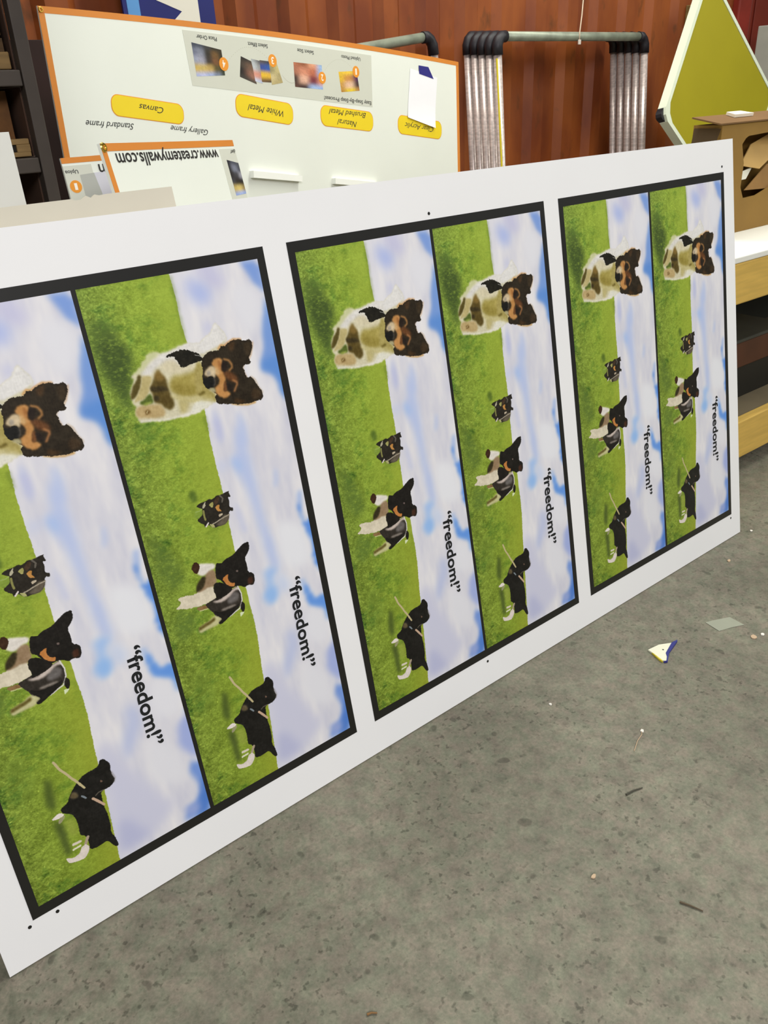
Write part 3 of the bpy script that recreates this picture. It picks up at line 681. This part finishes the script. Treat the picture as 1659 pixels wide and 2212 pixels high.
for i in range(5):
    yt = 2.185+.057*i; zt = 1.588+.0035*i
    up = Vector((-.012 if i else -.012, .085, 1)).normalized()
    hgt = zt/up.z
    fr_ = tube_frame(PL[i], (3.425+.012*hgt+.003*i, yt-up.y*hgt, 0.0), up, 1.238, hgt)
    if i == 0: MB().tube([(-.004, .02, .021), (-.020, hgt-.1, .012)], .005, 8).build('paint_stripe', mat('stripe_yellow', (214, 196, 40), .5), fr_)
up = Vector((0, .06, 1)).normalized()
tube_frame('single aluminium frame tilted behind the tall display board', (2.135, 2.37-.06*1.46, 0.012), up, 1.205, 1.462/up.z, roll=math.radians(6.5))

# ------------------------------------------------------------------ blue and cream sign behind the display board
sg = thing('blue_sign', 'navy, light blue and cream sign standing above the tall display board', 'sign', mtx=frame((1.575, 2.36, 0), (1, 0, 0), (0, 0.03, 1)))
NAVY = mat('sign_navy', (28, 34, 104), .45, var=.08); LBL = mat('sign_light_blue', (92, 150, 206), .45, var=.05); CRM = mat('sign_cream', (226, 222, 206), .5, var=.02)
MB().box(0, .405, 0, 2.35, -.012, 0).build('panel', NAVY, sg)
MB().prism([(.018, .1), (.070, .1), (.070, 2.33), (.018, 2.33)], 0, .001).build('light_blue_stripe', LBL, sg)
MB().prism([(.333, 1.0), (.330, 2.33), (.10, 2.33), (.10, 1.90), (.146, 1.727), (.253, 1.690), (.217, 1.661), (.217, 1.0)], 0, .001).build('cream_shape', CRM, sg)

# ------------------------------------------------------------------ rack at far left
RK = mat('rack_steel', (68, 60, 54), .55, metal=.2, var=.2, scale=9)
rk = thing('storage_rack', 'dark steel storage rack with timber on its shelves at the far left', 'rack', (.10, 1.7, 0))
for px_ in (.683, -.55):
    for py_ in (-.40, .42):
        MB().box(px_-.017, px_+.017, py_-.02, py_+.02, 0, 2.3, .003).build('upright', RK, rk)
for z0, z1 in ((.30, .34), (.76, .80), (1.205, 1.243), (1.412, 1.450), (1.98, 2.02)):
    for py_ in (-.405, .425): MB().box(-.53, .664, py_-.012, py_+.012, z0, z1, .003).build('beam', RK, rk)
    for px_ in (.683, -.55): MB().box(px_-.012, px_+.012, -.38, .40, z0, z1, .003).build('beam', RK, rk)
    MB().box(-.53, .66, -.38, .40, z1-.012, z1-.002).build('shelf', mat('shelf_board', (92, 66, 40), .75, var=.3, scale=9, stretch=(1, 8, 8)), rk)
MB().box(-.53, .66, .402, .412, .1, 2.28).build('added_back_sheet', mat('rack_blocker_sheet', (70, 48, 34), .8, var=.3), rk)  # dark back added to close the rack and keep light out
MB().box(.664, .668, -.375, .395, .1, 1.204).box(.664, .668, -.375, .395, 1.244, 1.411).box(.664, .668, -.375, .395, 1.451, 1.979).build('added_side_sheet', mat('rack_blocker_sheet', (70, 48, 34)), rk)  # side sheets added to block light coming through the rack
dk = MB().box(0, .42, 0, 1.60, -.012, 0, .002).build('shade_sheet', mat('maroon_shade', (44, 20, 13), .8, var=.3, scale=3)); dk.matrix_world = frame((.93, 2.22, .003), (1, 0, 0), (0, .13, 1))  # added sheet, its near-black maroon stands for the shade in this gap
tag(dk, 'added dark maroon sheet standing in for shade between the rack and the tall display board', 'sheet')
OSB = mat('rough_board', (112, 74, 36), .8, var=.35, scale=22)
WOOD = mat('raw_timber', (140, 112, 68), .7, var=.25, scale=10, stretch=(1, 9, 9))
cr = thing('wooden_crate', 'brown wooden crate on the middle shelf of the rack, far left', 'crate', (.465, 1.62, 1.2445))
MB().box(-.36, .28, -.24, .25, 0, .016).build('floor', OSB, cr)
for nm_, a in (('side', (-.36, .28, -.24, -.224, .016, .160)), ('side', (-.36, .28, .234, .25, .016, .160)), ('end', (-.36, -.344, -.223, .233, .016, .160)), ('end', (.264, .28, -.223, .233, .016, .160))):
    MB().box(*a, .002).build(nm_, OSB, cr)
b1 = MB().box(-.22, .18, -.045, .045, 0, .040, .003).build('timber_block', WOOD); b1.location = (.575, 1.36, 1.4520)
tag(b1, 'pale timber block lying on the upper rack shelf, beneath a dark crate', 'timber')
b2 = thing('pallet_block', 'pale timber block with a dark notch on the lowest visible rack shelf', 'timber', (.735, 1.345, 1.2415))
cr2 = thing('dark_crate', 'dark wooden crate on top of the timber block, upper left of the rack', 'crate', (.505, 1.51, 1.4930))
b2.location = (.715, 1.335, 1.2455)
MB().box(-.10, .040, -.03, -.003, 0, .012, .002).box(-.10, .040, -.03, -.003, .030, .044, .002).box(.005, .040, -.03, -.003, .012, .030).build('body', WOOD, b2)
MB().box(-.06, .004, -.024, -.005, .0125, .0295).build('notch_shade', mat('dark_gap', (26, 20, 14), .8), b2)  # dark fill standing for the shade inside the notch
DKW = mat('dark_timber', (84, 62, 36), .8, var=.3, scale=12, stretch=(1, 8, 8))
MB().box(-.30, .245, -.18, .2, 0, .014).build('floor', DKW, cr2)
for a in ((-.30, .245, -.18, -.166, .036, .10), (-.30, .245, -.18, -.166, .112, .22), (-.30, .245, .186, .2, .014, .22)): MB().box(*a, .002).build('slat', DKW, cr2)
for a in ((-.30, -.286, -.166, .186, .014, .22), (.231, .245, -.166, .186, .014, .22)): MB().box(*a, .002).build('end', DKW, cr2)
MB().box(-.30, .245, -.18, -.166, .014, .03).build('slat', DKW, cr2)

# ------------------------------------------------------------------ workbench at right
BW = mat('bench_timber', (216, 178, 88), .65, var=.16, scale=7, stretch=(1, 10, 10))
wk = thing('workbench', 'timber workbench with a white top beyond the right end of the printed board', 'workbench', (3.2, .63, 0))
MB().box(-1.0, 1.9, -.384, .40, .822, .842, .003).build('top', mat('bench_white', (236, 236, 226), .45, var=.03, scale=4), wk)
MB().box(-1.0, 1.9, -.382, -.344, .682, .821, .004).build('rail', BW, wk)
MB().box(-1.0, 1.9, .36, .398, .682, .821, .004).build('rail', BW, wk)
MB().box(-1.0, 1.9, -.382, -.344, .072, .2265, .004).build('rail', BW, wk)
MB().box(-1.0, 1.9, .36, .398, .072, .2265, .004).build('rail', BW, wk)
MB().box(-1.0, 1.9, -.343, .359, .190, .208).build('shelf', mat('shelf_ply', (120, 108, 84), .7, var=.2, scale=6), wk)
for px_ in (-.94, 1.84):
    for py_ in (-.298, .314): MB().box(px_-.045, px_+.045, py_-.045, py_+.045, 0, .189, .003).box(px_-.045, px_+.045, py_-.045, py_+.045, .209, .821, .003).build('leg', BW, wk)
sb = thing('storage_tub', 'reddish brown tub on the shelf under the workbench', 'tub', (2.95, .62, .209))
TUB = mat('tub_red', (84, 48, 30), .5, var=.2); MB().box(-1.0, 1.9, .340, .356, .212, .680).build('added_back_sheet', mat('shade_sheet', (50, 52, 44), .8, var=.2), wk)  # back sheet added to darken the space under the bench
MB().prism([(-.38, -.2), (.38, -.2), (.38, .2), (-.38, .2)], 0, .13).build('body', mat('tub_shade_black', (30, 28, 22), .6), sb); MB().box(-.385, .385, -.205, .205, .131, .235, .004).build('tray', TUB, sb)  # lower body coloured near-black to stand for shade below the brown band
MB().box(-.39, .39, -.21, .21, .236, .250, .004).build('lid', mat('tub_lid', (66, 66, 58), .5, var=.2), sb)

# cardboard box on it
CB = mat('cardboard', (142, 108, 46), .75, var=.12, scale=6); CB2 = mat('cardboard_inside', (196, 158, 92), .75, var=.1, scale=6)
cx = thing('cardboard_box', 'open cardboard box with torn front and folded flaps on the workbench', 'box', (3.05, .75, .8425))
X = lambda v: v-3.05
Z = lambda v: v-.8425
f_ = MB(); yb0, yb1 = -.24, -.235
to3 = lambda a, b, c: (a, c, b)
def wallp(pts): f_.prism([(X(a), Z(b)) for a, b in pts], yb0, yb1, to3)
XL, XR, ZT = 2.812, 3.66, 1.213
wallp([(XL, .8425), (XR, .8425), (XR, .93), (3.30, .955), (3.20, .985), (3.10, .962), (3.013, .960), (2.985, 1.0), (2.984, 1.08), (2.955, 1.145), (XL, 1.145)])
wallp([(XL, 1.145), (2.955, 1.145), (2.975, 1.164), (2.992, 1.170), (3.10, 1.174), (3.25, 1.178), (XR, 1.178), (XR, ZT), (XL, ZT)])
wallp([(3.30, .955), (XR, .93), (XR, 1.178), (3.36, 1.178), (3.33, 1.1)])
f_.build('front_wall', CB, cx)
MB().box(X(XL), X(XR), -.135, -.130, 0, .3705).build('back_wall', CB, cx)
MB().box(X(XL), X(XL)+.005, -.234, -.136, 0, .3705).build('side_wall', CB, cx)
MB().box(X(XR)-.005, X(XR), -.234, -.136, 0, .3705).build('side_wall', CB, cx)
MB().box(X(XL)+.006, X(XR)-.006, -.234, -.136, 0, .005).build('bottom', CB, cx)
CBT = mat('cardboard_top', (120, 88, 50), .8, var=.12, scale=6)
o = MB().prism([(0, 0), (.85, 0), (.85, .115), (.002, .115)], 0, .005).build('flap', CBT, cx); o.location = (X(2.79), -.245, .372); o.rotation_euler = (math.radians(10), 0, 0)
o = MB().prism([(0, 0), (.060, .006), (.060, .094), (0, .10)], 0, .004).build('flap', mat('cardboard_shade', (70, 52, 24), .8), cx); o.location = (X(XL)-.001, -.1365, .360); o.rotation_euler = (0, math.radians(70), math.pi)  # this flap's shade is put into a darker cardboard colour
def sheet3(name, pts, m_, th=.004):
    bmm = bmesh.new(); vs = [bmm.verts.new(p) for p in pts]; bmm.faces.new(vs)
    nrm = (Vector(pts[1])-Vector(pts[0])).cross(Vector(pts[2])-Vector(pts[0])).normalized()
    r = bmesh.ops.extrude_face_region(bmm, geom=list(bmm.faces)); 
    for v in [g for g in r['geom'] if isinstance(g, bmesh.types.BMVert)]: v.co += nrm*th
    bmesh.ops.recalc_face_normals(bmm, faces=bmm.faces)
    me = bpy.data.meshes.new(name); bmm.to_mesh(me); bmm.free(); return link(name, me, m_, cx)
P3 = lambda a, y, b: (X(a), y-.75, Z(b))
sheet3('torn_flap', [P3(2.99, .53, 1.072), P3(3.13, .53, 1.05), P3(3.34, .56, 1.12), P3(3.30, .59, 1.165), P3(3.10, .56, 1.135)], CB2)
sheet3('torn_flap', [P3(3.03, .522, .985), P3(3.34, .522, .97), P3(3.34, .54, 1.075), P3(3.19, .535, 1.062)], mat('cardboard_worn', (150, 112, 60), .8, var=.2, scale=8))
sheet3('packing_paper', [P3(2.997, .526, 1.022), P3(3.015, .53, 1.05), P3(3.10, .54, 1.058), P3(3.05, .53, 1.022)], mat('packing_white', (226, 224, 206), .7))
pp = MB().prism([(0, 0), (.125, .0), (.11, .045), (.018, .045)], 0, .010).build('paper_offcut', mat('paper_cream', (240, 232, 212), .7, var=.02))
pp.location = (2.965, .560, 1.2305); pp.rotation_euler = (math.radians(10), 0, 0); tag(pp, 'small cream paper piece lying on top of the cardboard box flap', 'paper')

# ------------------------------------------------------------------ yellow diamond sign
T_ = Vector((4.9866, 2.0, 1.9198)); ea = Vector((-.6275, -.2083, -.7502)).normalized(); eb = Vector((.7747, -.0553, -.6299)).normalized(); sd = .9785
dm = thing('diamond_sign', 'large yellow diamond sign with thick white rim, leaning behind the cardboard box', 'sign', mtx=frame(T_, eb, -ea))
def cham(off, c):
    a, b, e = off, sd-off, sd+.095-off
    d = c*.3
    return [(a+c, -a), (e-d, -a), (e-d*.35, -a-d*.35), (e, -a-d), (e, -b+c), (e-c*.35, -b+c*.35), (e-c, -b), (a+c, -b), (a+c*.35, -b+c*.35), (a, -b+c), (a, -a-c), (a+c*.35, -a-c*.35)]
outer = cham(0, .055); inner = cham(.026, .075)
m_ = MB(); n = len(outer)
vo = [[m_.bm.verts.new((x, y, z)) for x, y in outer] for z in (-.05, 0)]; vi = [[m_.bm.verts.new((x, y, z)) for x, y in inner] for z in (-.05, 0)]
for i in range(n):
    j = (i+1) % n
    m_.bm.faces.new((vo[0][i], vo[0][j], vo[1][j], vo[1][i])); m_.bm.faces.new((vi[0][j], vi[0][i], vi[1][i], vi[1][j]))
    m_.bm.faces.new((vo[1][i], vo[1][j], vi[1][j], vi[1][i])); m_.bm.faces.new((vo[0][j], vo[0][i], vi[0][i], vi[0][j]))
m_.build('rim', mat('rim_white', (222, 230, 208), .4, var=.03), dm)
MB().prism(cham(.026, .075), -.03, -.004).build('face', mat('sign_yellow', (156, 146, 12), .5, var=.05, scale=3), dm)
lx, ly = 0, -sd
MB().prism([(.001, -sd+.052), (.052, -sd+.001), (.024, -sd-.004), (.010, -sd-.001), (-.001, -sd+.012), (-.004, -sd+.026)], -.052, -.016).build('corner_cap', BLKJ, dm)
zb = T_+ea*sd+eb*(sd+.095)
po = MB().box(zb.x-.04, zb.x+.04, zb.y-.02, zb.y+.05, 0, zb.z-.015).build('timber_post', WOOD)
tag(po, 'timber post standing under the lowest corner of the yellow sign', 'post')

# ------------------------------------------------------------------ hanging cord
cd = thing('hanging_cord', 'thin white cord hanging in front of the container above the frames', 'cord', (3.99, 2.10, 1.62))
MB().tube([(.03, 0, 1.4), (.022, .0, .5), (.012, 0, .20), (.004, 0, .06), (-.006, 0, -.02), (-.004, 0, -.055)], .0032, 8).build('cord', mat('cord_white', (226, 206, 180), .7), cd, True)
MB().box(-.012, .006, -.004, .004, -.075, -.052, .002).build('end_tag', mat('tag_white', (206, 196, 186), .6), cd)

# ------------------------------------------------------------------ bits on the floor
oc = thing('plastic_offcut', 'white pointed offcut with blue and yellow edges on the concrete floor', 'offcut', (1.64, -.21, 0))
O = lambda pts: [(a-1.64, b+.21) for a, b in pts]
MB().prism(O([(1.6113, -.182), (1.6514, -.1877), (1.6836, -.2056), (1.6325, -.222), (1.6219, -.2327), (1.6062, -.2420), (1.6002, -.2332), (1.6080, -.2016)]), 0.0005, .005).build('body', mat('offcut_white', (240, 238, 214), .5, var=.02), oc)
MB().prism(O([(1.6836, -.2056), (1.705, -.208), (1.7022, -.2112), (1.6419, -.2263), (1.6062, -.2453), (1.5975, -.24), (1.6062, -.2418), (1.6219, -.2325), (1.6325, -.2218)]), 0.0005, .006).build('blue_edge', mat('offcut_blue', (44, 48, 128), .5), oc)
MB().prism(O([(1.6082, -.1957), (1.5978, -.2243), (1.5965, -.2373), (1.6002, -.2332), (1.6080, -.2016)]), 0.0005, .0055).build('yellow_edge', mat('offcut_yellow', (222, 204, 60), .5), oc)
MB().prism(disc(1.640-1.64, -.2085+.21, .0022, 10), .005, .0056).build('screw_hole', BLACK, oc)
tp = MB().prism([(1.838, -.2107), (1.862, -.2195), (1.9109, -.2418), (1.9063, -.2885), (1.870, -.272), (1.8293, -.2586)], .0004, .0016).build('tape_scrap', mat('dull_tape', (160, 163, 146), .35, var=.05, scale=20))
tag(tp, 'dull translucent tape scrap stuck on the floor at the right edge', 'tape')
CHIP = mat('chip_white', (236, 232, 222), .6); CHB = mat('chip_tan', (196, 170, 140), .7)
rng_ = random.Random(4)
def chip(x_, y_, r_, m_, label, el=1., rot=0.):
    pts = [(math.cos(a+rng_.uniform(-.2, .2))*r_*el*rng_.uniform(.7, 1.1), math.sin(a)*r_*rng_.uniform(.7, 1.1)) for a in [k*math.tau/7 for k in range(7)]]
    o = MB().prism(pts, 0.0003, .003).build('floor_chip', m_); o.location = (x_, y_, 0); o.rotation_euler = (0, 0, rot); tag(o, label, 'chip', None)
chip(1.254, -.1513, .0040, CHIP, 'small white chip alone on the floor below the second picture frame')
chip(1.871, -.335, .009, CHB, 'pale tan scrap beside the tape scrap on the floor', 1.2, .6)
chip(1.900, -.345, .006, CHIP, 'white crumb right of the tan scrap by the tape', 1.1, .2)
chip(2.42, -.02, .005, CHIP, 'tiny white crumb just past the right corner of the printed board')
chip(2.19, -.075, .006, CHB, 'tan crumb in front of the right end of the printed board', 1.4, .4)
chip(1.341, -.355, .0045, CHIP, 'pale flake at the head of the thin floor thread', 1.3, .9)
chip(.9335, -.534, .0045, CHB, 'slim tan flake in the middle of the open floor', 1.6, .1)
th_ = MB().tube([(1.345, -.350, .0016), (1.330, -.362, .0016), (1.305, -.368, .0016), (1.2726, -.3825, .0016)], .0009, 6).build('thread', CHB); tag(th_, 'thin pale thread lying on the open floor', 'thread')
for (a, b), lb, c_ in ((((1.1497, -.4504), (1.192, -.4614)), 'dark twig scrap in the middle of the floor, pointing at the board', (70, 68, 58)),
                   (((1.008, -.6728), (1.0229, -.7114)), 'brown twig scrap low on the right of the floor', (96, 84, 66)),
                   (((.4375, -.4600), (.4520, -.4690)), 'rusty brown splinter near the bottom left of the floor', (132, 98, 60))):
    o = MB().tube([(a[0], a[1], .0022), ((a[0]+b[0])/2, (a[1]+b[1])/2+.002, .0026), (b[0], b[1], .0022)], .0022, 7, .0012).build('twig', mat('twig_%d' % c_[0], c_, .8))
    tag(o, lb, 'twig')
bpy.context.view_layer.update()
